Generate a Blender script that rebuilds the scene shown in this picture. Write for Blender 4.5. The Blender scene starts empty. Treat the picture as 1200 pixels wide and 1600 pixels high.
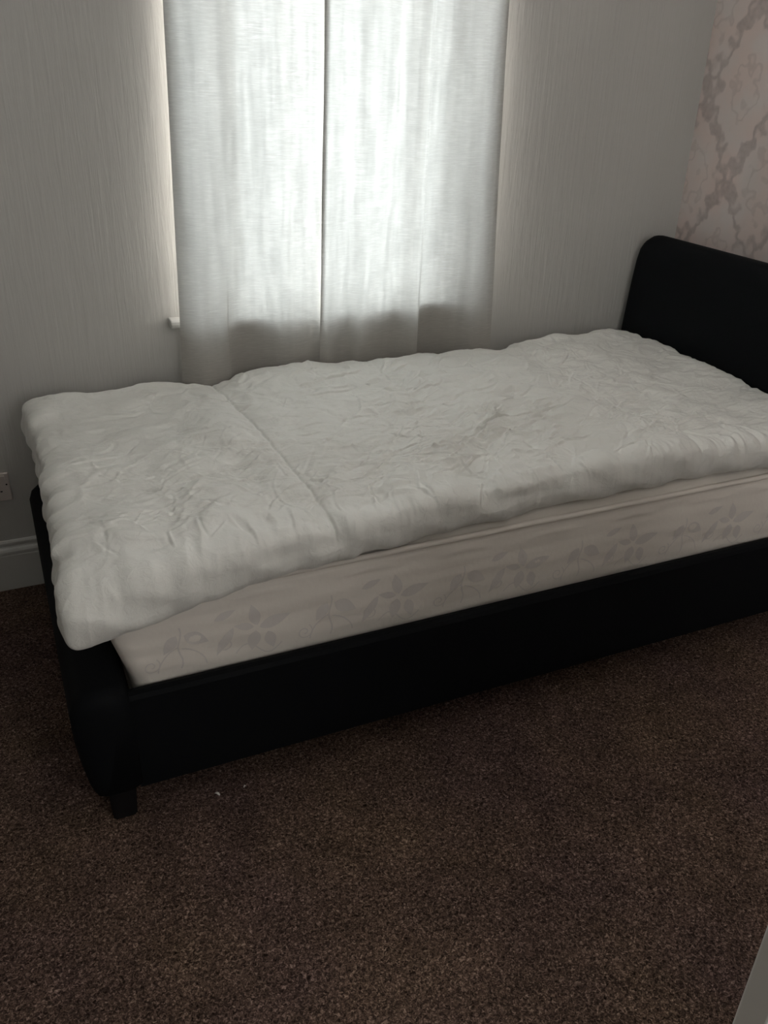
import bpy, bmesh, math, random
import numpy as np
from mathutils import Matrix, Vector
random.seed(7)
C = bpy.context.scene.collection
S = bpy.context.scene

# ------------------------------------------------------------ camera, world, light, exposure
cam = bpy.data.objects.new('camera', bpy.data.cameras.new('camera'))
C.objects.link(cam)
cam.data.sensor_fit = 'AUTO'
cam.data.sensor_width = 36
cam.data.lens = 1341.3 / 1600 * 36
cam.data.clip_start = 0.02
r_ = Vector((0.91232792, -0.40838837, 0.02960926))
d_ = Vector((-0.16591123, -0.43481345, -0.88510492))
f_ = Vector((0.37434106, 0.80259342, -0.46444867))
M = Matrix((( r_.x, -d_.x, -f_.x, 0), (r_.y, -d_.y, -f_.y, 0), (r_.z, -d_.z, -f_.z, 1.5), (0, 0, 0, 1)))
cam.matrix_world = M
S.camera = cam

S.view_settings.view_transform = 'Standard'
S.view_settings.look = 'None'
S.view_settings.gamma = 1
S.view_settings.use_curve_mapping = False
S.view_settings.exposure = 0.58

w = bpy.data.worlds.new('overcast_sky')
S.world = w
w.use_nodes = True
w.node_tree.nodes['Background'].inputs[0].default_value = (0.94, 0.98, 1.0, 1)
w.node_tree.nodes['Background'].inputs[1].default_value = 1.3


def area(name, loc, rot, sx, sy, power, col):
    l = bpy.data.lights.new(name, 'AREA')
    l.shape = 'RECTANGLE'
    l.size = sx; l.size_y = sy; l.energy = power; l.color = col
    o = bpy.data.objects.new(name, l)
    o.location = loc; o.rotation_euler = rot
    C.objects.link(o)
    return o


# daylight outside the curtained window, and fill light added at an invented window behind the camera
area('daylight', (1.0, 3.15, 1.75), (math.radians(-76), 0, 0), 1.8, 2.2, 255, (1.0, 0.995, 0.985))
area('rear_fill', (1.0, -1.12, 1.65), (math.radians(90), 0, 0), 1.1, 1.2, 8, (1.0, 0.92, 0.83))

# ------------------------------------------------------------ helpers


def link(name, me, mat=None, parent=None):
    o = bpy.data.objects.new(name, me)
    C.objects.link(o)
    if mat is not None:
        for m in (mat if isinstance(mat, (list, tuple)) else [mat]):
            me.materials.append(m)
    if parent is not None:
        o.parent = parent
    return o


def tag(o, label=None, cat=None, group=None, kind=None):
    if label: o['label'] = label
    if cat: o['category'] = cat
    if group: o['group'] = group
    if kind: o['kind'] = kind
    return o


def empty(name, loc):
    o = bpy.data.objects.new(name, None)
    o.location = loc
    o.empty_display_size = 0.1
    C.objects.link(o)
    bpy.context.view_layer.update()
    return o


def from_bm(name, bm, mat, parent=None, smooth=False):
    me = bpy.data.meshes.new(name)
    if parent is not None:   # built in world coordinates, parented to the thing's base
        loc = Vector((0, 0, 0)); p = parent
        while p: loc += p.location; p = p.parent
        bmesh.ops.translate(bm, verts=bm.verts, vec=-loc)
    bmesh.ops.recalc_face_normals(bm, faces=bm.faces)
    bm.to_mesh(me); bm.free()
    if smooth:
        me.polygons.foreach_set('use_smooth', [True] * len(me.polygons))
    return link(name, me, mat, parent)


def box(bm, x0, x1, y0, y1, z0, z1):
    v = [bm.verts.new((x, y, z)) for x in (x0, x1) for y in (y0, y1) for z in (z0, z1)]
    for f in ((0, 1, 3, 2), (4, 6, 7, 5), (0, 4, 5, 1), (2, 3, 7, 6), (0, 2, 6, 4), (1, 5, 7, 3)):
        bm.faces.new([v[i] for i in f])
    return v


def boxes(*bs):
    bm = bmesh.new()
    for b in bs: box(bm, *b)
    return bm


def bevelled_box(b, r=0.004, seg=2):
    bm = boxes(b)
    bmesh.ops.bevel(bm, geom=list(bm.edges), offset=r, segments=seg, profile=0.5, affect='EDGES')
    return bm


def tube(bm, pts, r, n=10, closed=False):
    pts = [Vector(p) for p in pts]
    rings = []
    N = len(pts)
    for i, p in enumerate(pts):
        a = pts[(i - 1) % N] if (closed or i > 0) else p
        b = pts[(i + 1) % N] if (closed or i < N - 1) else p
        t = (b - a).normalized()
        up = Vector((0, 0, 1)) if abs(t.z) < 0.9 else Vector((1, 0, 0))
        s = t.cross(up).normalized(); u = s.cross(t)
        rings.append([bm.verts.new(p + r * (math.cos(k * 2 * math.pi / n) * s + math.sin(k * 2 * math.pi / n) * u)) for k in range(n)])
    for i in range(N if closed else N - 1):
        A, B = rings[i], rings[(i + 1) % N]
        for k in range(n):
            bm.faces.new((A[k], A[(k + 1) % n], B[(k + 1) % n], B[k]))
    if not closed:
        bm.faces.new(rings[0]); bm.faces.new(rings[-1])


def extrude_profile(prof, axis, a0, a1, r=0.0, cap_bulge=0.0, seg=3):
    """prof: closed list of (p, z). axis 'y': p is x, swept along y; axis 'x': p is y, swept along x."""
    bm = bmesh.new()
    ends = []
    for a in (a0, a1):
        ends.append([bm.verts.new((p, a, z) if axis == 'y' else (a, p, z)) for p, z in prof])
    n = len(prof)
    for k in range(n):
        bm.faces.new((ends[0][k], ends[0][(k + 1) % n], ends[1][(k + 1) % n], ends[1][k]))
    caps = [bm.faces.new(ends[0]), bm.faces.new(ends[1])]
    if r > 0:
        es = set()
        for c in caps:
            es.update(c.edges)
        bmesh.ops.bevel(bm, geom=list(es), offset=r, segments=seg, profile=0.5, affect='EDGES', clamp_overlap=True)
    return bm


def grid_mesh(name, P, mat, parent=None, closed_fan=None, uv=None):
    """P: (n, m, 3) array."""
    n, m = P.shape[:2]
    co = P.reshape(-1, 3).copy()
    if parent is not None:
        co -= np.array(parent.location)
    idx = np.arange(n * m).reshape(n, m)
    q = np.stack([idx[:-1, :-1], idx[1:, :-1], idx[1:, 1:], idx[:-1, 1:]], -1).reshape(-1, 4)
    faces = q.tolist()
    co = co.tolist()
    if closed_fan is not None:
        b = list(idx[:, 0]) + list(idx[-1, 1:]) + list(idx[-2::-1, -1]) + list(idx[0, -2:0:-1])
        co.append([closed_fan[k] - (parent.location[k] if parent is not None else 0) for k in range(3)])
        c = len(co) - 1
        for i in range(len(b)):
            faces.append([int(b[(i + 1) % len(b)]), int(b[i]), c])
    me = bpy.data.meshes.new(name)
    me.from_pydata(co, [], faces)
    me.polygons.foreach_set('use_smooth', [True] * len(me.polygons))
    me.update()
    return link(name, me, mat, parent)


# numpy gradient noise -------------------------------------------------
_rng = np.random.RandomState(3)
_perm = np.tile(_rng.permutation(256), 3)
_ang = _rng.rand(256) * 2 * np.pi
_gx, _gy = np.cos(_ang), np.sin(_ang)


def pn(x, y, seed=0):
    x = np.asarray(x, float) + seed * 17.31; y = np.asarray(y, float) + seed * 9.73
    xi = np.floor(x).astype(int); yi = np.floor(y).astype(int)
    xf = x - xi; yf = y - yi
    u = xf ** 3 * (xf * (xf * 6 - 15) + 10); v = yf ** 3 * (yf * (yf * 6 - 15) + 10)

    def g(ix, iy, fx, fy):
        h = _perm[_perm[ix & 255] + (iy & 255)]
        return _gx[h] * fx + _gy[h] * fy
    a = g(xi, yi, xf, yf); b = g(xi + 1, yi, xf - 1, yf)
    c = g(xi, yi + 1, xf, yf - 1); d = g(xi + 1, yi + 1, xf - 1, yf - 1)
    return ((a * (1 - u) + b * u) * (1 - v) + (c * (1 - u) + d * u) * v) * 1.5


def sstep(a, b, x):
    t = np.clip((x - a) / (b - a), 0, 1)
    return t * t * (3 - 2 * t)


# materials ------------------------------------------------------------


class NT:
    def __init__(s, name):
        s.m = bpy.data.materials.new(name); s.m.use_nodes = True
        s.t = s.m.node_tree; s.b = s.t.nodes['Principled BSDF']; s.out = s.t.nodes['Material Output']
        s.b.inputs['Specular IOR Level'].default_value = 0.3

    def n(s, typ, **kw):
        nd = s.t.nodes.new(typ)
        for k, v in kw.items():
            if k.startswith('i_'): nd.inputs[k[2:].replace('_', ' ')].default_value = v
            else: setattr(nd, k, v)
        return nd

    def l(s, a, b): s.t.links.new(a, b)

    def math(s, op, a, b=None, c=None):
        nd = s.t.nodes.new('ShaderNodeMath'); nd.operation = op
        for i, v in enumerate((a, b, c)):
            if v is None: continue
            if isinstance(v, (int, float)): nd.inputs[i].default_value = v
            else: s.l(v, nd.inputs[i])
        return nd.outputs[0]

    def pos(s, scale=(1, 1, 1), rot=(0, 0, 0)):
        g = s.n('ShaderNodeNewGeometry'); mp = s.n('ShaderNodeMapping')
        mp.inputs['Scale'].default_value = scale; mp.inputs['Rotation'].default_value = rot
        s.l(g.outputs['Position'], mp.inputs['Vector'])
        return mp.outputs[0]

    def noise(s, vec, scale, detail=3, rough=0.5, dist=0.0):
        nd = s.n('ShaderNodeTexNoise'); nd.inputs['Scale'].default_value = scale
        nd.inputs['Detail'].default_value = detail; nd.inputs['Roughness'].default_value = rough
        nd.inputs['Distortion'].default_value = dist
        s.l(vec, nd.inputs['Vector'])
        return nd.outputs['Fac']

    def ramp(s, fac, stops, interp='LINEAR'):
        nd = s.n('ShaderNodeValToRGB'); cr = nd.color_ramp; cr.interpolation = interp
        while len(cr.elements) > 1: cr.elements.remove(cr.elements[-1])
        cr.elements[0].position = stops[0][0]; cr.elements[0].color = (*stops[0][1], 1)
        for p, c in stops[1:]:
            e = cr.elements.new(p); e.color = (*c, 1)
        s.l(fac, nd.inputs[0])
        return nd.outputs[0]

    def mix(s, fac, a, b):
        nd = s.n('ShaderNodeMix', data_type='RGBA')
        for sock, v in ((nd.inputs[0], fac), (nd.inputs[6], a), (nd.inputs[7], b)):
            if isinstance(v, (int, float)): sock.default_value = v
            elif isinstance(v, tuple): sock.default_value = (*v, 1)
            else: s.l(v, sock)
        return nd.outputs[2]

    def bump(s, h, strength, dist):
        nd = s.n('ShaderNodeBump'); nd.inputs['Strength'].default_value = strength; nd.inputs['Distance'].default_value = dist
        s.l(h, nd.inputs['Height']); s.l(nd.outputs[0], s.b.inputs['Normal'])
        return nd

    def col(s, v):
        if isinstance(v, tuple): s.b.inputs['Base Color'].default_value = (*v, 1)
        else: s.l(v, s.b.inputs['Base Color'])

    def rough(s, v): s.b.inputs['Roughness'].default_value = v


def plain(name, c, rough=0.6, bump_scale=None, bump_d=0.0005, spec=0.3):
    t = NT(name); v = t.pos()
    k = t.noise(v, 6, 2)
    t.col(t.mix(k, tuple(x * 0.93 for x in c), tuple(min(1, x * 1.05) for x in c)))
    t.rough(rough); t.b.inputs['Specular IOR Level'].default_value = spec
    if bump_scale: t.bump(t.noise(v, bump_scale, 3), 0.6, bump_d)
    return t.m


# embossed grey-white wallpaper with fine vertical ripples
def make_wallpaper():
    t = NT('embossed_wallpaper')
    a = t.noise(t.pos((1, 1, 0.10)), 95, 3, 0.6, 0.6)
    b = t.noise(t.pos((1, 1, 0.055)), 42, 2, 0.55, 1.2)
    h = t.math('ADD', t.math('MULTIPLY', a, 0.7), b)
    t.bump(h, 0.38, 0.0032)
    c = t.noise(t.pos((1, 1, 0.3)), 5, 2)
    t.col(t.mix(c, (0.475, 0.47, 0.45), (0.52, 0.515, 0.495)))
    t.rough(0.65)
    return t.m


def make_damask():
    t = NT('damask_wallpaper')
    v = t.pos()
    nv = t.n('ShaderNodeTexNoise'); nv.inputs['Scale'].default_value = 20; nv.inputs['Detail'].default_value = 2
    t.l(v, nv.inputs['Vector'])
    sub = t.n('ShaderNodeVectorMath', operation='SUBTRACT'); t.l(nv.outputs['Color'], sub.inputs[0]); sub.inputs[1].default_value = (.5, .5, .5)
    sc = t.n('ShaderNodeVectorMath', operation='SCALE'); t.l(sub.outputs[0], sc.inputs[0]); sc.inputs['Scale'].default_value = 0.06
    ad = t.n('ShaderNodeVectorMath', operation='ADD'); t.l(v, ad.inputs[0]); t.l(sc.outputs[0], ad.inputs[1])
    sx = t.n('ShaderNodeSeparateXYZ'); t.l(ad.outputs[0], sx.inputs[0])
    y, z = sx.outputs[1], sx.outputs[2]
    cu = t.math('COSINE', t.math('MULTIPLY', t.math('SUBTRACT', y, 2.352), 2 * math.pi / 0.31))
    cv = t.math('COSINE', t.math('MULTIPLY', t.math('SUBTRACT', z, 1.45), 2 * math.pi / 0.54))
    f = t.math('ADD', cu, cv)
    # scroll filigree inside the field
    g1 = t.math('SINE', t.math('MULTIPLY', y, 2 * math.pi / 0.0775 ))
    g2 = t.math('SINE', t.math('MULTIPLY', z, 2 * math.pi / 0.09))
    f2 = t.math('ADD', f, t.math('MULTIPLY', t.math('MULTIPLY', g1, g2), 0.38))
    band = t.math('ABSOLUTE', t.math('ADD', f2, 0.08))
    m = t.ramp(band, [(0.0, (1, 1, 1)), (0.22, (0.8, 0.8, 0.8)), (0.42, (0.1, 0.1, 0.1)), (0.6, (0, 0, 0)), (0.98, (0, 0, 0)), (1.0, (0, 0, 0))])
    ring = t.math('ABSOLUTE', t.math('SUBTRACT', t.math('ABSOLUTE', f2), 1.55))
    m2 = t.ramp(ring, [(0.0, (.45, .45, .45)), (0.1, (0.3, 0.3, 0.3)), (0.2, (0, 0, 0))])
    mm = t.math('MAXIMUM', m, m2)
    fine = t.noise(v, 60, 2)
    tint = t.noise(v, 9, 2)
    base = t.mix(t.ramp(tint, [(0.38, (0, 0, 0)), (0.62, (1, 1, 1))]), (0.60, 0.505, 0.475), (0.58, 0.525, 0.505))
    dark = t.mix(tint, (0.34, 0.285, 0.27), (0.40, 0.345, 0.335))
    c = t.mix(t.math('MULTIPLY', mm, t.math('ADD', 0.45, t.math('MULTIPLY', fine, 0.7))), base, dark)
    t.col(c)
    t.bump(t.math('ADD', t.math('MULTIPLY', mm, 0.5), fine), 0.25, 0.001)
    t.rough(0.55)
    return t.m


def make_carpet():
    t = NT('brown_carpet')
    v = t.pos()
    a = t.noise(v, 165, 3, 0.7, 1.1)
    big = t.noise(v, 2.6, 3, 0.55)
    mid = t.noise(v, 11, 3, 0.6)
    c = t.ramp(a, [(0.30, (0.013, 0.009, 0.0075)), (0.44, (0.068, 0.048, 0.040)), (0.57, (0.190, 0.136, 0.112)), (0.70, (0.52, 0.405, 0.345))])
    c2 = t.mix(t.ramp(big, [(0.35, (0, 0, 0)), (0.65, (1, 1, 1))]), (0.88, 0.80, 0.84), (1.05, 0.98, 0.86))
    k = t.n('ShaderNodeMix', data_type='RGBA', blend_type='MULTIPLY'); k.inputs[0].default_value = 1
    t.l(c, k.inputs[6]); t.l(c2, k.inputs[7])
    k2 = t.n('ShaderNodeMix', data_type='RGBA', blend_type='MULTIPLY'); k2.inputs[0].default_value = 1
    t.l(k.outputs[2], k2.inputs[6])
    t.l(t.ramp(mid, [(0.35, (0.78, 0.78, 0.78)), (0.65, (1.1, 1.1, 1.1))]), k2.inputs[7])
    t.col(k2.outputs[2])
    t.bump(a, 0.9, 0.006)
    t.rough(1.0); t.b.inputs['Specular IOR Level'].default_value = 0.05
    return t.m


def make_duvet():
    t = NT('white_microfibre')
    v = t.pos()
    t.col(t.mix(t.noise(v, 7, 2), (0.72, 0.72, 0.685), (0.77, 0.77, 0.735)))
    t.rough(0.5); t.b.inputs['Specular IOR Level'].default_value = 0.35
    t.b.inputs['Sheen Weight'].default_value = 0.15
    t.bump(t.noise(v, 45, 5, 0.6, 1.5), 0.38, 0.006)
    return t.m


def make_sheer():
    t = NT('sheer_curtain_fabric')
    # slubby weave: long thin horizontal threads and faint vertical ones
    h = t.noise(t.pos((0.07, 0.07, 1)), 400, 3, 0.7, 0.4)
    vv = t.math('ADD', t.math('MULTIPLY', t.noise(t.pos((1, 1, 0.06)), 60, 3, 0.6), 0.6), t.math('MULTIPLY', t.noise(t.pos((1, 1, 0.6)), 16, 5, 0.7), 0.4))
    vv = t.ramp(vv, [(0.38, (0, 0, 0)), (0.62, (1, 1, 1))])
    th = t.ramp(h, [(0.36, (0.0, 0.0, 0.0)), (0.55, (0.45, 0.45, 0.45)), (0.70, (1, 1, 1))])
    c = t.mix(th, (0.70, 0.67, 0.62), (0.80, 0.77, 0.72))
    ct = t.mix(vv, (0.082, 0.0885, 0.0875), (0.111, 0.1185, 0.117))
    k = t.n('ShaderNodeMix', data_type='RGBA', blend_type='MULTIPLY'); k.inputs[0].default_value = 1
    t.l(ct, k.inputs[6]); t.l(t.mix(th, (0.86, 0.86, 0.86), (1.25, 1.25, 1.25)), k.inputs[7])
    d = t.n('ShaderNodeBsdfDiffuse'); tr = t.n('ShaderNodeBsdfTranslucent'); tp = t.n('ShaderNodeBsdfTransparent')
    t.l(c, d.inputs[0]); t.l(k.outputs[2], tr.inputs[0])
    bp = t.n('ShaderNodeBump'); bp.inputs['Strength'].default_value = 0.35; bp.inputs['Distance'].default_value = 0.001
    t.l(h, bp.inputs['Height']); t.l(bp.outputs[0], d.inputs['Normal']); t.l(bp.outputs[0], tr.inputs['Normal'])
    m1 = t.n('ShaderNodeMixShader'); m1.inputs[0].default_value = 0.5
    t.l(d.outputs[0], m1.inputs[1]); t.l(tr.outputs[0], m1.inputs[2])
    m2 = t.n('ShaderNodeMixShader')
    m2.inputs[0].default_value = 0.0
    t.l(m1.outputs[0], m2.inputs[1]); t.l(tp.outputs[0], m2.inputs[2])
    t.l(m2.outputs[0], t.out.inputs[0])
    return t.m


def make_glass():
    t = NT('window_glass')
    tp = t.n('ShaderNodeBsdfTransparent'); gl = t.n('ShaderNodeBsdfGlossy'); gl.inputs['Roughness'].default_value = 0.02
    m = t.n('ShaderNodeMixShader'); m.inputs[0].default_value = 0.06
    t.l(tp.outputs[0], m.inputs[1]); t.l(gl.outputs[0], m.inputs[2]); t.l(m.outputs[0], t.out.inputs[0])
    return t.m


MW = make_wallpaper(); MD = make_damask(); MC = make_carpet(); MDV = make_duvet(); MS = make_sheer(); MG = make_glass()
MPAINT = plain('white_gloss_paint', (0.60, 0.60, 0.58), 0.35)
MDOOR = plain('white_door_paint', (0.82, 0.81, 0.77), 0.4)
MCEIL = plain('white_ceiling_paint', (0.74, 0.73, 0.70), 0.9, 120)
MUPVC = plain('white_plastic_frame', (0.78, 0.78, 0.77), 0.35)
MSOCK = plain('white_socket_plastic', (0.62, 0.56, 0.53), 0.35)
MBLACK = plain('black_faux_leather', (0.0042, 0.0050, 0.0062), 0.7, 260, 0.0006, spec=0.10)
MWOOD = plain('black_stained_wood', (0.005, 0.005, 0.006), 0.5)
MDARK = plain('dark_plastic', (0.01, 0.01, 0.01), 0.5)
MMAT = plain('mattress_damask_cloth', (0.77, 0.725, 0.67), 0.7, 90, 0.0008)
MPIPE = plain('mattress_piping', (0.77, 0.72, 0.665), 0.7)
MPRINT = plain('mattress_leaf_print', (0.665, 0.628, 0.60), 0.7, 90, 0.0008)
MSCRAP = plain('white_paper', (0.75, 0.72, 0.68), 0.8)
MBRICK = plain('stone_outer_sill', (0.45, 0.44, 0.42), 0.9)

# ------------------------------------------------------------ setting
XL, XR, YB, YR, H = -1.25, 2.337, 2.55, -1.0, 2.55
WX0, WX1, WZ0, WZ1 = 0.575, 1.405, 0.800, 2.33


def structure(name, bm, mat, parent=None, smooth=False):
    o = from_bm(name, bm, mat, parent, smooth)
    if parent is None: o['kind'] = 'structure'
    return o


structure('floor', boxes((XL - .2, XR + .2, YR - .2, YB + .2, -0.1, 0)), MC)
structure('ceiling', boxes((XL - .2, XR + .2, YR - .2, YB + .3, H, H + .1)), MCEIL)
structure('wall_back', boxes((XL - .2, WX0, YB, YB + .25, 0, H), (WX1, XR + .2, YB, YB + .25, 0, H),
                             (WX0, WX1, YB, YB + .25, 0, WZ0 - .02), (WX0, WX1, YB, YB + .25, WZ1, H)), MW)
structure('wall_right', boxes((XR, XR + .2, YR, YB, 0, H)), MD)
structure('wall_left', boxes((XL - .2, XL, YR, YB, 0, H)), MW)
structure('wall_front', boxes((XL - .2, 0.4, YR - .2, YR, 0, H), (1.6, XR + .2, YR - .2, YR, 0, H),
                              (0.4, 1.6, YR - .2, YR, 0, 0.95), (0.4, 1.6, YR - .2, YR, 2.2, H)), MW)

# wallpaper joint: a hairline butt seam standing slightly proud
bm = boxes((1.935, 1.9358, YB - .0007, YB, .17, H))
structure('trim_1', bm, MW)

# skirting board with an ogee top and a groove
sk = [(0, 0), (-.018, 0), (-.018, .118), (-.0165, .121), (-.0165, .1235), (-.0195, .126), (-.0195, .133), (-.016, .139),
      (-.0105, .143), (-.0085, .147), (-.0085, .1515), (-.0105, .154), (-.0105, .160), (-.006, .165), (0, .165)]
structure('baseboard_back', extrude_profile([(YB + p, z) for p, z in sk], 'x', XL, XR), MPAINT)
structure('baseboard_right', extrude_profile([(XR + p, z) for p, z in sk], 'y', YR, YB - .02), MPAINT)
structure('baseboard_left', extrude_profile([(XL - p, z) for p, z in sk], 'y', YR, YB - .02), MPAINT)

# window behind the curtains; unseen top added uncurtained to let fill daylight in
wy = YB + .14
fw = .055
win = structure('window_1', boxes((WX0, WX0 + fw, wy, wy + .07, WZ0, WZ1), (WX1 - fw, WX1, wy, wy + .07, WZ0, WZ1),
                                  (WX0 + fw, WX1 - fw, wy, wy + .07, WZ0, WZ0 + fw), (WX0 + fw, WX1 - fw, wy, wy + .07, WZ1 - fw, WZ1),
                                  (WX0 + fw, WX1 - fw, wy, wy + .07, 1.775, 1.825)), MUPVC)
from_bm('pane', boxes((WX0 + fw, WX1 - fw, wy + .03, wy + .036, WZ0 + fw, 1.775), (WX0 + fw, WX1 - fw, wy + .03, wy + .036, 1.825, WZ1 - fw)), MG, win)
w2 = structure('fill_window', boxes((0.4, 0.46, YR - .12, YR - .05, .95, 2.2), (1.54, 1.6, YR - .12, YR - .05, .95, 2.2),
                                 (0.46, 1.54, YR - .12, YR - .05, .95, 1.01), (0.46, 1.54, YR - .12, YR - .05, 2.14, 2.2)), MUPVC)  # unseen window, added as a frame for the rear fill light
# inner window board: rounded nose with its little horn past the reveal
prof = [(YB - .039, .786), (YB - .045, .792), (YB - .047, .799), (YB - .045, .806), (YB - .039, .811), (YB + 0.0, .811), (YB + 0.0, .786)]
bm = extrude_profile(prof, 'x', 0.462, 1.515, r=.004, seg=2)
box(bm, WX0, WX1, YB - .001, wy, .781, .8105)
sill = structure('trim_2', bm, MPAINT)

# white door standing open at the right, only its closing edge in view
bm = bevelled_box((.690, 1.45, .365, .405, .008, 2.0), .003)
door = structure('door_1', bm, MDOOR)
from_bm('door_handle', bevelled_box((.74, .86, .32, .332, .99, 1.01), .004), MUPVC, door)
from_bm('door_latch', boxes((.6885, .6905, .373, .395, .95, 1.05)), MUPVC, door)

# ------------------------------------------------------------ bed
bed = empty('bed', (1.08, 1.97, 0))
tag(bed, 'low black faux leather single bed frame under the white duvet', 'bed')


def rounded_panel(thick_pts, y0, y1, rc, zc_top, name, ny=40):
    """panel whose (x,z) profile is lofted along y, the top dropping round the end corners"""
    ys = [y0 + (y1 - y0) * (0.5 - 0.5 * math.cos(math.pi * i / (ny - 1))) for i in range(ny)]
    P = []
    zt = max(z for x, z in thick_pts); zb = min(z for x, z in thick_pts)
    for i, y in enumerate(ys):
        d = min(y - y0, y1 - y)
        k = math.sqrt(max(0, 1 - (1 - min(d / rc, 1)) ** 2))          # corner rounding of the top
        ke = math.sqrt(max(0, 1 - (1 - min(d / .022, 1)) ** 2))        # soft upholstered vertical edge
        row = []
        top = zt - rc * (1 - k)
        cx = sum(x for x, z in thick_pts) / len(thick_pts)
        for x, z in thick_pts:
            zz = zb + (z - zb) * (top - zb) / (zt - zb)
            ctr = CENTER(x, z)
            row.append((ctr + (x - ctr) * (0.35 + 0.65 * ke), y, zz))
        row.append(row[0])
        P.append(row)
    bm = bmesh.new()
    V = [[bm.verts.new(p) for p in row[:-1]] for row in P]
    n = len(V[0])
    for i in range(ny - 1):
        for k in range(n):
            bm.faces.new((V[i][k], V[i][(k + 1) % n], V[i + 1][(k + 1) % n], V[i + 1][k]))
    bm.faces.new(V[0]); bm.faces.new(V[-1])
    return from_bm(name, bm, MBLACK, bed, smooth=True)


# headboard: leans back slightly, soft rounded top edge
def hb_profile():
    pts = []
    front = [(2.118, .10), (2.118, .30), (2.122, .50), (2.130, .70), (2.140, .85), (2.148, .925), (2.156, .958)]
    top = [(2.168, .976), (2.185, .985), (2.205, .984), (2.222, .974), (2.232, .955)]
    back = [(2.236, .92), (2.228, .85), (2.214, .70), (2.204, .50), (2.198, .30), (2.198, .10)]
    return front + top + back


CENTER = lambda x, z: 2.158 + max(0, z - .3) * .045
rounded_panel(hb_profile(), 1.40, 2.532, .075, .985, 'headboard')

# footboard: low, leaning outwards, rounded top
fb = [(.125, .105), (.125, .30), (.118, .335), (.104, .356), (.082, .367), (.058, .369), (.030, .362), (.010, .345), (.000, .318),
      (.001, .26), (.008, .19), (.018, .13), (.026, .105)]
CENTER = lambda x, z: .068
rounded_panel(fb, 1.435, 2.52, .035, .369, 'footboard', 36)

# side rails with a soft top
for y0, y1, zt in ((1.452, 1.488, .338), (2.425, 2.458, .338)):
    n = 6
    prof = [(y0, .090), (y1, .090), (y1, zt - .012), (y1 - .006, zt - .003), ((y0 + y1) / 2, zt), (y0 + .006, zt - .003), (y0, zt - .012)]
    from_bm('side_rail', extrude_profile(prof, 'x', .118, 2.125), MBLACK, bed)
# slats and centre beam under the mattress
from_bm('center_beam', boxes((.125, 2.12, 1.94, 1.98, .20, .265)), MWOOD, bed)
for i in range(13):
    x = .22 + i * .148
    from_bm('slat', bevelled_box((x, x + .065, 1.488, 2.425, .266, .279), .003, 1), MWOOD, bed)
# short block legs
for lx, ly in ((.048, 1.458), (.048, 2.44), (2.125, 1.458), (2.125, 2.44)):
    bm = bmesh.new()
    vs = box(bm, lx, lx + .062, ly, ly + .062, 0, .118)
    for v in vs:
        if v.co.z < .01:
            v.co.x += .006 if v.co.x < lx + .03 else -.006
            v.co.y += .006 if v.co.y < ly + .03 else -.006
    bmesh.ops.bevel(bm, geom=list(bm.edges), offset=.004, segments=2, affect='EDGES')
    from_bm('leg', bm, MWOOD, bed)

# ------------------------------------------------------------ mattress
mx0, mx1, my0, my1, mz0, mz1 = .132, 2.095, 1.500, 2.405, .285, .528
mat = empty('mattress', ((mx0 + mx1) / 2, (my0 + my1) / 2, mz0))
tag(mat, 'cream mattress with faint grey leaf print and piped edge on the black bed', 'mattress')


def end_lean(z):      # foot end of the mattress leans out over the footboard
    return -.055 * np.clip((z - .33) / .19, 0, 1)


def outline(inset, z, n=26, rc=.05, L=None):
    """closed rounded-rectangle ring"""
    x0 = mx0 + inset + float(end_lean(z)); x1 = mx1 - inset; y0 = my0 + inset; y1 = my1 - inset
    r = max(rc - inset * .3, .02); pts = []
    nx, nc, nyy = 120, 7, 50
    for i in range(nx): pts.append((x0 + r + (x1 - x0 - 2 * r) * i / nx, y0))
    for i in range(nc): a = -math.pi / 2 + math.pi / 2 * i / nc; pts.append((x1 - r + r * math.cos(a), y0 + r + r * math.sin(a)))
    for i in range(nyy): pts.append((x1, y0 + r + (y1 - y0 - 2 * r) * i / nyy))
    for i in range(nc): a = math.pi / 2 * i / nc; pts.append((x1 - r + r * math.cos(a), y1 - r + r * math.sin(a)))
    for i in range(nx): pts.append((x1 - r - (x1 - x0 - 2 * r) * i / nx, y1))
    for i in range(nc): a = math.pi / 2 + math.pi / 2 * i / nc; pts.append((x0 + r + r * math.cos(a), y1 - r + r * math.sin(a)))
    for i in range(nyy): pts.append((x0, y1 - r - (y1 - y0 - 2 * r) * i / nyy))
    for i in range(nc): a = math.pi + math.pi / 2 * i / nc; pts.append((x0 + r + r * math.cos(a), y0 + r + r * math.sin(a)))
    return pts


def side_bulge(x, z):
    """how far the long side stands out at (x, z): soft belly plus stitched puckers under the piping"""
    t = (z - mz0) / (mz1 - mz0)
    b = .011 * math.sin(math.pi * min(max(t, 0), 1)) ** 0.7 - .004 * math.exp(-((z - .519) / .005) ** 2)
    ph = (x - .30) / .245
    k = ph - math.floor(ph)
    xc = abs(k - .5) * .245
    if xc < .07:
        zz = .492 + .006 * math.cos(xc / .07 * math.pi / 2)
        b += .0035 * math.exp(-((z - zz) / .006) ** 2) * math.cos(xc / .07 * math.pi / 2) ** .5
    b += .0028 * float(pn(x * 6, z * 30, 5)) * (1 if t > .25 else t * 4)
    return b


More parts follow.
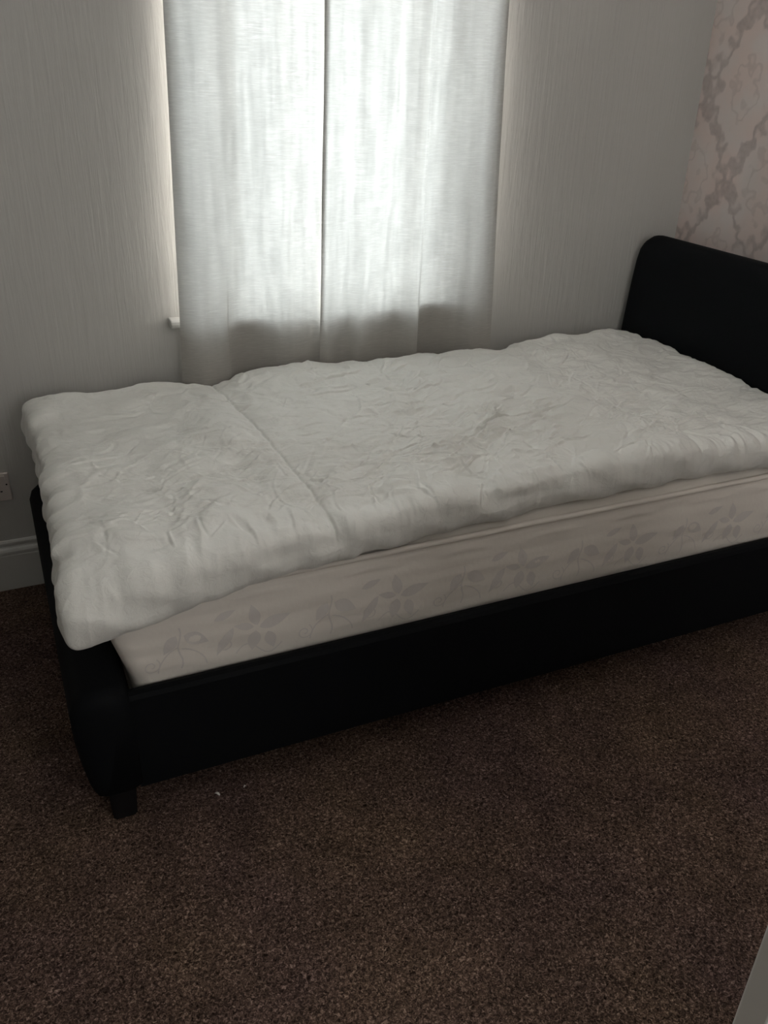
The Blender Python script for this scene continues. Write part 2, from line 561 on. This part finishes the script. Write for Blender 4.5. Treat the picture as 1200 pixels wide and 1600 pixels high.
rings = []
NZ = 46
for i in range(NZ + 1):
    z = mz0 + (mz1 - mz0) * i / NZ
    ring = []
    for (x, y) in outline(0, z, rc=.04):
        off = side_bulge(x, z)
        if y < my0 + .02: y -= off
        elif y > my1 - .02: y += off * .6
        if x < mx0 + .02 and z < .33: pass
        ring.append((x, y, z))
    rings.append(ring)
for inset, z in ((.006, .534), (.016, .543), (.032, .551), (.06, .557), (.12, .560)):
    rings.append([(x, y, z + .0015 * float(pn(x * 9, y * 9, 2))) for x, y in outline(inset, mz1, rc=.06)])
bm = bmesh.new()
V = [[bm.verts.new(p) for p in r] for r in rings]
n = len(V[0])
for i in range(len(V) - 1):
    for k in range(n):
        bm.faces.new((V[i][k], V[i][(k + 1) % n], V[i + 1][(k + 1) % n], V[i + 1][k]))
bm.faces.new(V[0]); bm.faces.new(V[-1])


def side_pt(x, z, lift=.0007):
    return Vector((x, my0 - side_bulge(x, z) - lift, z))


# printed sprigs: leaves, stems and curls laid on the cloth
def leaf(x, z, ang, ln, wd):
    pts = []
    N = 9
    for s in (1, -1):
        rr = range(N + 1) if s == 1 else range(N - 1, 0, -1)
        for i in rr:
            u = i / N
            wv = wd * math.sin(math.pi * u ** .8) * s * .5
            pts.append((x + ln * u * math.cos(ang) - wv * math.sin(ang), z + ln * u * math.sin(ang) + wv * math.cos(ang)))
    # split across the midrib so the print follows the belly
    vs = [bm.verts.new(side_pt(px, pz)) for px, pz in pts]
    top = vs[:N + 1]; bot = [vs[0]] + list(reversed(vs[N + 1:])) + [vs[N]]
    for i in range(N):
        q = [top[i], top[i + 1], bot[i + 1], bot[i]]
        q = [v for j, v in enumerate(q) if v not in q[:j]]
        if len(q) >= 3:
            f = bm.faces.new(q); f.material_index = 1


def ribbon(pts, wd):
    L_, R_ = [], []
    for i, (x, z) in enumerate(pts):
        a = pts[max(i - 1, 0)]; b = pts[min(i + 1, len(pts) - 1)]
        dx, dz = b[0] - a[0], b[1] - a[1]; d = math.hypot(dx, dz) or 1
        nx, nz = -dz / d * wd / 2, dx / d * wd / 2
        L_.append(bm.verts.new(side_pt(x + nx, z + nz))); R_.append(bm.verts.new(side_pt(x - nx, z - nz)))
    for i in range(len(pts) - 1):
        f = bm.faces.new((L_[i], L_[i + 1], R_[i + 1], R_[i])); f.material_index = 1


def curl(x, z, r, s=1):
    ribbon([(x + s * r * (1 - t / 26) * math.cos(t * .42 + 2.2), z + r * (1 - t / 26) * math.sin(t * .42 + 2.2)) for t in range(22)], .0028)


def zc(z): return min(max(z, .345), .485)


x = .235; k = 0
while x < 2.02:
    if k % 2 == 0:     # upright sprig with paired leaves
        ribbon([(x + .004 * math.sin(t), .350 + t * .0115) for t in range(10)], .0036)
        ribbon([(x - .004 - .045 * math.sin(t * .17), .405 - .055 * (t / 9) ** 1.4) for t in range(10)], .003)
        ribbon([(x + .004 + .05 * math.sin(t * .17), .400 - .050 * (t / 9) ** 1.4) for t in range(10)], .003)
        leaf(x - .006, .435, math.radians(235), .05, .026)
        leaf(x + .010, .432, math.radians(-28), .058, .032)
        leaf(x + .115, .425, math.radians(238), .075, .022)
        curl(x - .062, .372, .020, -1)
        leaf(x + .075, .452, math.radians(18), .05, .017)
    else:              # flower-like cluster
        leaf(x, .418, math.radians(102), .055, .026)
        leaf(x + .004, .412, math.radians(14), .075, .028)
        leaf(x - .004, .406, math.radians(258), .052, .030)
        leaf(x + .022, .398, math.radians(285), .050, .026)
        leaf(x - .008, .416, math.radians(165), .045, .018)
        curl(x - .070, .385, .018)
        ribbon([(x - .05 + t * .008, .357 + .018 * math.sin(t * .5)) for t in range(14)], .003)
    x += .168; k += 1
ob = from_bm('mattress_body', bm, [MMAT, MPRINT], mat, smooth=True)
bm = bmesh.new()
tube(bm, [(x + (-.003 if x < 1 else .003), y + (-.004 if y < 2 else .004), mz1 + .002 + .0015 * float(pn(x * 5, y * 5, 8))) for x, y in outline(0, mz1, rc=.04)], 0.0075, 10, closed=True)
from_bm('piping', bm, MPIPE, mat, smooth=True).__setitem__('label', 'cream corded piping')
bm = bmesh.new()
tube(bm, [(x + (.001 if x < 1 else -.001), y + (-.0005 if y < 2 else .0005), mz0 + .002) for x, y in outline(0, mz0, rc=.04)], .005, 8, closed=True)
from_bm('piping', bm, MPIPE, mat, smooth=True)

# ------------------------------------------------------------ duvet
SEAMS = [.565, 1.06, 1.585]
dx0, dx1 = .022, 2.112


def duvet():
    r = .050                               # half thickness of the puffy rolled edge
    th_max = math.radians(158)
    m = r * th_max
    X0, X1, Y0, Y1 = dx0 + r, dx1 - .035, 1.0, 2.0       # y handled per-x below
    na, nb = 1100, 600
    core_w = 0.90
    a = np.linspace(X0 - m, X1 + m, na)
    b = np.linspace(-m, core_w + m, nb)
    A, B = np.meshgrid(a, b, indexing='ij')
    ca = np.clip(A, X0, X1); cb = np.clip(B, 0, core_w)
    da, db = A - ca, B - cb
    rho = np.sqrt(da ** 2 + db ** 2) + 1e-9
    rp = (np.abs(da) ** 4 + np.abs(db) ** 4) ** .25 + 1e-9   # squarer hem corners
    ua, ub = da / rp, db / rp
    rho = rp
    th = np.minimum(rho / r, th_max)
    # wandering hems
    yf = np.interp(ca, [0, .1, .3, .55, .8, 1.2, 1.7, 2.1], [1.447, 1.450, 1.474, 1.503, 1.524, 1.546, 1.540, 1.516])
    yf = yf + .007 * pn(ca * 5, ca * 0, 11) + .006 * pn(ca * 14, ca * 0, 12) + .003 * pn(ca * 34, ca * 0, 16)
    yb = 2.415 + .012 * pn(ca * 4, ca * 0, 13)
    yb += .012 * sstep(1.5, 1.75, ca)
    x_left = .012 * pn(cb * 6, cb * 0, 14) + .005 * pn(cb * 13, cb * 0, 15) + .004 * pn(cb * 38, cb * 0, 17)
    leftw = np.exp(-(np.maximum(ca - X0, 0) / .10) ** 2)
    # left edge positions traced down the foot end
    tv = cb / core_w
    xl = np.interp(tv, [0, .08, .2, .4, .6, .8, .93, 1], [-.006, -.002, .004, .008, .012, .012, .006, -.004])
    cy = yf + (yb - yf) * (cb / core_w)
    cx = ca + (x_left + xl) * leftw
    rs = r * (1 + .0 * ca)
    Px = cx + ua * r * np.sin(th)
    Py = cy + ub * r * np.sin(th)
    rz = .046 + .008 * np.exp(-((ca - .1) / .2) ** 2)
    top = .650 + 0 * ca
    Pz = top - rz * (1 - np.cos(th))
    # droop of the free hems
    over_f = np.clip((1.505 - Py), 0, .2)
    droop_amt = np.interp(ca, [0, .12, .35, .8, 1.4, 1.8, 2.1], [.034, .030, .012, .004, -.002, -.002, .012])
    edge_f = np.exp(-((Py - (yf - r)) / .075) ** 2)
    Pz -= droop_amt * edge_f * 1.0
    over_l = np.exp(-((Px - dx0) / .07) ** 2)
    Pz -= .016 * over_l
    # upper-side broad shape
    topmask = np.clip(np.cos(np.minimum(th, math.pi / 2)), 0, 1)
    U, W = Px, Py
    broad = .012 * pn(U * 2.3, W * 2.6, 1) + .009 * pn(U * 5.1, W * 5.5, 2) + .007 * pn(U * 10, W * 12, 3)
    # heaped higher towards the pillow end and back
    broad += .020 * np.exp(-((U - 1.90) / .30) ** 2 - ((W - 2.38) / .25) ** 2)
    broad += -.012 * np.exp(-((U - 1.04) / .05) ** 2 - ((W - 2.45) / .14) ** 2)
    broad += -.016 * np.exp(-((U - .575) / .06) ** 2 - ((W - 2.46) / .14) ** 2)
    broad += -.014 * np.exp(-((U - 1.54) / .06) ** 2 - ((W - 2.46) / .12) ** 2)
    broad += .008 * np.exp(-((U - .8) / .14) ** 2 - ((W - 2.45) / .1) ** 2) + .008 * np.exp(-((U - 1.3) / .15) ** 2 - ((W - 2.45) / .1) ** 2)
    # quilting seams
    seam = 0
    for i, sx in enumerate(SEAMS):
        path = sx + .010 * pn(W * 3, W * 0 + i, 20 + i) - (.02 * (W - 1.95) if i == 0 else 0)
        d = U - path
        strength = (1.0, .25, .55)[i]
        puff = -.011 * np.exp(-(d / .035) ** 2) * strength - .0045 * np.exp(-(d / .0045) ** 2) * strength
        seam = seam + puff
    # crumple: ridged noise, warped, longer along the bed
    wx = .035 * pn(U * 9, W * 9, 30) + .02 * pn(U * 20, W * 20, 31)
    wy_ = .035 * pn(U * 9, W * 9, 32) + .02 * pn(U * 20, W * 20, 33)
    # crease direction swings over the surface
    ang = math.radians(18) + .7 * pn(U * 1.6, W * 1.9, 34)
    frontness = np.exp(-((W - 1.46) / .09) ** 2)
    # facets: crease lines along local direction
    def ridged(fx, fy, sd, p=1.0):
        q = np.abs(pn(fx, fy, sd))
        return 1 - np.sqrt(q * q + .0005) * 1.6
    c0, s0 = math.cos(.30), math.sin(.30)
    R1 = (U + wx) * c0 + (W + wy_) * s0; R2 = -(U + wx) * s0 + (W + wy_) * c0
    cr = .0120 * ridged(R1 * 4.0, R2 * 9.0, 40) + .0085 * ridged(R1 * 9, R2 * 18, 41) + .0040 * ridged(R1 * 20, R2 * 36, 42)
    c1, s1 = math.cos(-.75), math.sin(-.75)
    Q1 = (U + wx) * c1 + (W + wy_) * s1; Q2 = -(U + wx) * s1 + (W + wy_) * c1
    cr2 = .0085 * ridged(Q1 * 5, Q2 * 11, 43) + .0050 * ridged(Q1 * 13, Q2 * 26, 44)
    mix = sstep(-.25, .35, pn(U * 2.2, W * 2.5, 45))
    crum = cr * (.55 + .45 * mix) + cr2 * (1 - .5 * mix)
    calm = 1 - .55 * np.exp(-((U - .22) / .16) ** 2) * sstep(1.6, 2.1, W) - .5 * np.exp(-((U - 1.95) / .22) ** 2)
    calm *= .75 + .35 * pn(U * 3, W * 3.3, 46)
    # sharp facets: distance-to-cell-centre fields, stretched along the creases
    def worley(fx, fy, sd):
        best = np.full(fx.shape, 9.0)
        ix = np.floor(fx).astype(int); iy = np.floor(fy).astype(int)
        for ox in (-1, 0, 1):
            for oy in (-1, 0, 1):
                h = _perm[_perm[(ix + ox + sd * 7) & 255] + ((iy + oy + sd * 13) & 255)]
                h2 = _perm[h + 91]
                px = ix + ox + .5 + (h / 255. - .5) * .9; py = iy + oy + .5 + (h2 / 255. - .5) * .9
                best = np.minimum(best, (fx - px) ** 2 + (fy - py) ** 2)
        return np.sqrt(best)
    crum = crum * .55
    crum = crum + .0125 * worley(R1 * 7, R2 * 14, 1) + .0070 * worley(R1 * 15 + 3, R2 * 28, 2) + .0042 * worley(Q1 * 12, Q2 * 24, 3)
    # individual tension creases
    rs_ = np.random.RandomState(21)
    fine = np.zeros_like(U)
    ai = a; bj = yf[0, 0]
    for kx in range(760):
        x0 = rs_.uniform(.10, 2.05); y0 = rs_.choice([rs_.uniform(1.5, 2.38), rs_.normal(1.75, .13)])
        an = math.radians(rs_.choice([rs_.normal(14, 16), rs_.normal(-28, 18), rs_.normal(62, 18)], p=[.6, .22, .18]))
        ln = rs_.uniform(.03, .11); wd = rs_.uniform(.0025, .0045); am = rs_.uniform(.0018, .0060) * rs_.choice([1, 1, -1])
        if abs(x0 - 1.95) < .2 or (x0 < .3 and y0 > 2.0): am *= .45
        if abs(an) > .75: am *= .55
        if y0 < 1.56:
            am *= .7
            an = math.radians(rs_.normal(78, 20)); ln = rs_.uniform(.03, .06)
        i0, i1 = np.searchsorted(a, [x0 - ln - .06, x0 + ln + .06])
        sl = slice(max(i0, 0), min(i1, na))
        du = U[sl] - x0; dv_ = W[sl] - y0
        l_ = du * math.cos(an) + dv_ * math.sin(an); q_ = -du * math.sin(an) + dv_ * math.cos(an)
        q_ = q_ + rs_.uniform(-4, 4) * l_ ** 2
        fine[sl] += am * np.exp(-(q_ / wd) ** 2) * np.clip(1 - (l_ / ln) ** 2, 0, 1)
        fine[sl] -= am * .7 * np.exp(-((q_ - wd * 1.7) / (wd * 1.5)) ** 2) * np.clip(1 - (l_ / ln) ** 2, 0, 1)
    crum = crum + fine / np.maximum(1 - .55 * frontness, .3)
    # puckers drawn across the rolled front edge
    pk = ridged(U * 13 + W * 2.5 + wx * 8, W * 3.2, 50) * .0100 + ridged(U * 28 + wx * 10, W * 6, 51) * .0055
    pk *= sstep(-.3, .3, pn(U * 3, U * 0, 52)) * .8 + .2
    pk *= frontness * (1 - .6 * sstep(.9, 1.0, np.sin(th) * (db < 0)))
    sidepk = (ridged(W * 14 + wx * 6, U * 5, 55) * .006) * np.exp(-((U - .03) / .05) ** 2)
    disp = broad * topmask + seam * (topmask * .8 + .2) + (crum * calm * (1 - .55 * frontness) + pk + sidepk) * (1 - .75 * sstep(.6, 1.3, th)) 
    # push along the analytic normal
    un = np.maximum(np.sqrt(ua ** 2 + ub ** 2), 1e-6)
    nx_, ny_, nz_ = ua / np.maximum(un, 1) * np.sin(th), ub / np.maximum(un, 1) * np.sin(th), np.cos(th)
    Px = Px + nx_ * disp; Py = Py + ny_ * disp; Pz = Pz + nz_ * disp
    # lumpy rolled hems
    hemk = sstep(.5, 1.2, th) * .009
    Px += nx_ * hemk * pn(U * 9 + Pz * 14, W * 9 + Pz * 7, 60); Py += ny_ * hemk * pn(U * 9 + Pz * 14, W * 9 + Pz * 7, 60); Pz += hemk * .8 * pn(U * 12, W * 12, 61)
    # keep the underside above the mattress top
    inside = (Px > .15) & (Py > 1.53) & (Py < 2.38) & (th > 1.3)
    Pz = np.where(inside, np.maximum(Pz, .5625), Pz)
    P = np.stack([Px, Py, Pz], -1)
    P -= np.array((0, 0, .008))
    # rest on the mattress, clear of headboard and curtains
    d = np.minimum(np.minimum(P[..., 0] - .078, P[..., 1] - 1.5), 2.405 - P[..., 1])
    zmin = np.interp(d, [-.013, 0, .006, .016, .032, .06, .12], [.540, .5415, .543, .551, .558, .562, .5645])
    P[..., 2] = np.where(d > -.013, np.maximum(P[..., 2], zmin), P[..., 2])
    P[..., 0] = np.minimum(P[..., 0], 2.116 + .03 * (P[..., 2] - .5))
    incurt = sstep(.40, .46, P[..., 0]) * (1 - sstep(1.55, 1.62, P[..., 0]))
    P[..., 1] = np.minimum(P[..., 1], 2.53 - .076 * incurt)
    t = grid_mesh('duvet', P, MDV)
    tag(t, 'crumpled white quilted duvet spread over the single mattress', 'duvet')
    return t


dv = duvet()

# ------------------------------------------------------------ curtains


def catmull(pts, n):
    pts = np.array(pts, float)
    d = np.r_[0, np.cumsum(np.hypot(*(pts[1:] - pts[:-1]).T))]
    out = []
    s = np.linspace(0, d[-1], n)
    P = np.vstack([2 * pts[0] - pts[1], pts, 2 * pts[-1] - pts[-2]])
    for v in s:
        i = min(max(np.searchsorted(d, v) - 1, 0), len(pts) - 2)
        t = (v - d[i]) / (d[i + 1] - d[i])
        p0, p1, p2, p3 = P[i], P[i + 1], P[i + 2], P[i + 3]
        out.append(.5 * ((2 * p1) + (p2 - p0) * t + (2 * p0 - 5 * p1 + 4 * p2 - p3) * t ** 2 + (3 * p1 - p0 - 3 * p2 + p3) * t ** 3))
    return np.array(out)


def curtain(name, bottom, top, label, seed, flat=None, z0=.47, z1=1.81):
    nz, ns = 150, 420
    B = catmull(bottom, ns); T = catmull(top, ns)
    zz = np.linspace(z0, z1, nz)
    u = ((zz - z0) / (z1 - z0))[:, None]
    k = sstep(0, 1, u)
    X = B[None, :, 0] * (1 - u) + T[None, :, 0] * u
    Y = B[None, :, 1] * (1 - k) + T[None, :, 1] * k
    if flat is not None:      # the foot's fold opens out higher up
        F = catmull(flat, ns)
        q = 1 - sstep(.08, .45, u)
        X = (F[None, :, 0] * (1 - q) + B[None, :, 0] * q) * (1 - u) + T[None, :, 0] * u
        Y = (F[None, :, 1] * (1 - q) + B[None, :, 1] * q) * (1 - k) + T[None, :, 1] * k
    Z = np.repeat(zz[:, None], ns, 1)
    Y = Y + .0035 * pn(X * 7, Z * 1.3, seed) + .0012 * pn(X * 22, Z * 3, seed + 1)
    X = X + .002 * pn(X * 3, Z * 2.5, seed + 2)
    P = np.stack([X, Y, Z], -1)
    root = empty(name, (float(B[:, 0].mean()), float(B[:, 1].mean()), z0))
    tag(root, label, 'curtain', 'sheer white curtains at the window')
    grid_mesh('curtain_panel', P, MS, root)
    return root


# (x, y) paths of the cloth at its foot and at its head
cl = curtain('sheer_curtain',
             [(.474, 2.492), (.53, 2.462), (.59, 2.463), (.622, 2.468), (.606, 2.480), (.63, 2.494), (.68, 2.500), (.73, 2.492), (.79, 2.472), (.84, 2.470), (.88, 2.476), (.917, 2.474)],
             [(.522, 2.524), (.55, 2.488), (.60, 2.455), (.64, 2.450), (.69, 2.465), (.73, 2.450), (.77, 2.435), (.80, 2.435), (.83, 2.440), (.87, 2.442), (.90, 2.438), (.927, 2.4335)],
             'left sheer white curtain, its outer edge folded into a narrow strip', 3,
             [(.474, 2.492), (.53, 2.466), (.57, 2.470), (.605, 2.478), (.64, 2.484), (.67, 2.492), (.71, 2.4945), (.75, 2.492), (.80, 2.476), (.86, 2.478), (.89, 2.477), (.917, 2.474)])
cr_ = curtain('sheer_curtain',
              [(.905, 2.464), (.93, 2.466), (.96, 2.474), (1.0, 2.480), (1.04, 2.470), (1.10, 2.484), (1.17, 2.490), (1.22, 2.474), (1.252, 2.466), (1.244, 2.480), (1.28, 2.498), (1.34, 2.499), (1.39, 2.486), (1.44, 2.468), (1.50, 2.464), (1.535, 2.470)],
              [(.915, 2.424), (.94, 2.424), (.98, 2.436), (1.02, 2.44), (1.06, 2.42), (1.11, 2.43), (1.16, 2.455), (1.20, 2.44), (1.225, 2.425), (1.235, 2.432), (1.27, 2.455), (1.31, 2.46), (1.36, 2.44), (1.42, 2.44), (1.48, 2.475), (1.52, 2.515)],
              'right sheer white curtain, hanging nearest the headboard', 8)

bm = bmesh.new()
tube(bm, [(.40, 2.445, 1.822), (1.62, 2.445, 1.822)], .011, 14)  # added rod, set low so daylight enters over the curtains
rod = from_bm('curtain_rod', bm, MUPVC, None, smooth=True)
tag(rod, 'white curtain rod added out of view partway up the window, carrying both sheer curtains', 'curtain rod')
for bx in (.44, 1.58):
    from_bm('bracket', bevelled_box((bx - .01, bx + .01, 2.44, 2.55, 1.797, 1.8115), .002, 1), MUPVC, rod)

# ------------------------------------------------------------ socket on the wall by the skirting
sy = YB
sock = empty('wall_socket', (-.118, sy, .302))
tag(sock, 'white plastic double wall socket above the skirting left of the bed', 'socket')
bm = bevelled_box((-.191, -.045, sy - .010, sy, .302, .392), .0035, 3)
from_bm('face_plate', bm, MSOCK, sock)
for sx in (-.098, -.150):
    from_bm('rocker_switch', bevelled_box((sx + .002 + .025, sx + .016 + .025, sy - .0135, sy - .009, .368, .384), .0015, 2), MSOCK, sock)
for ox in (-.083, -.152):
    bm = bmesh.new()
    box(bm, ox - .002, ox + .002, sy - .0105, sy - .0098, .352, .360)
    box(bm, ox - .014, ox - .008, sy - .0105, sy - .0098, .332, .336)
    box(bm, ox + .008, ox + .014, sy - .0105, sy - .0098, .332, .336)
    from_bm('pin_slots', bm, MDARK, sock)
bm = bmesh.new()
bmesh.ops.create_circle(bm, cap_ends=True, radius=.0026, segments=14, matrix=Matrix.Translation((-.055, sy - .0104, .355)) @ Matrix.Rotation(math.pi / 2, 4, 'X'))
g = bmesh.ops.extrude_face_region(bm, geom=list(bm.faces))
bmesh.ops.translate(bm, verts=[v for v in g['geom'] if isinstance(v, bmesh.types.BMVert)], vec=(0, .001, 0))
from_bm('screw', bm, MDARK, sock)

# ------------------------------------------------------------ tiny paper scraps on the carpet
def scrap(x, y, ln, wd, rot, label):
    bm = bmesh.new()
    N = 5
    for s in (0, 1):
        pass
    top = []
    for i in range(N + 1):
        u = i / N - .5
        for v in (-.5, .5):
            px, py = u * ln, v * wd * (1 - abs(u) * .9)
            top.append((px * math.cos(rot) - py * math.sin(rot), px * math.sin(rot) + py * math.cos(rot), .003 + .004 * math.cos(u * 3)))
    A = [bm.verts.new(p) for p in top]; Bv = [bm.verts.new((p[0], p[1], p[2] - .0012)) for p in top]
    for i in range(N):
        a, b, c, d = 2 * i, 2 * i + 1, 2 * i + 3, 2 * i + 2
        bm.faces.new((A[a], A[b], A[c], A[d])); bm.faces.new((Bv[d], Bv[c], Bv[b], Bv[a]))
        bm.faces.new((A[a], A[d], Bv[d], Bv[a])); bm.faces.new((A[b], Bv[b], Bv[c], A[c]))
    bm.faces.new((A[0], Bv[0], Bv[1], A[1])); bm.faces.new((A[-1], Bv[-1], Bv[-2], A[-2]))
    o = from_bm('paper_scrap', bm, MSCRAP)
    o.location = (x, y, 0)
    tag(o, label, 'paper scrap')


scrap(.281, 1.454, .013, .006, -.9, 'larger white paper scrap on the carpet near the foot of the bed')
scrap(.345, 1.452, .006, .004, .4, 'smallest pale speck of paper on the carpet, just right of the larger scrap')
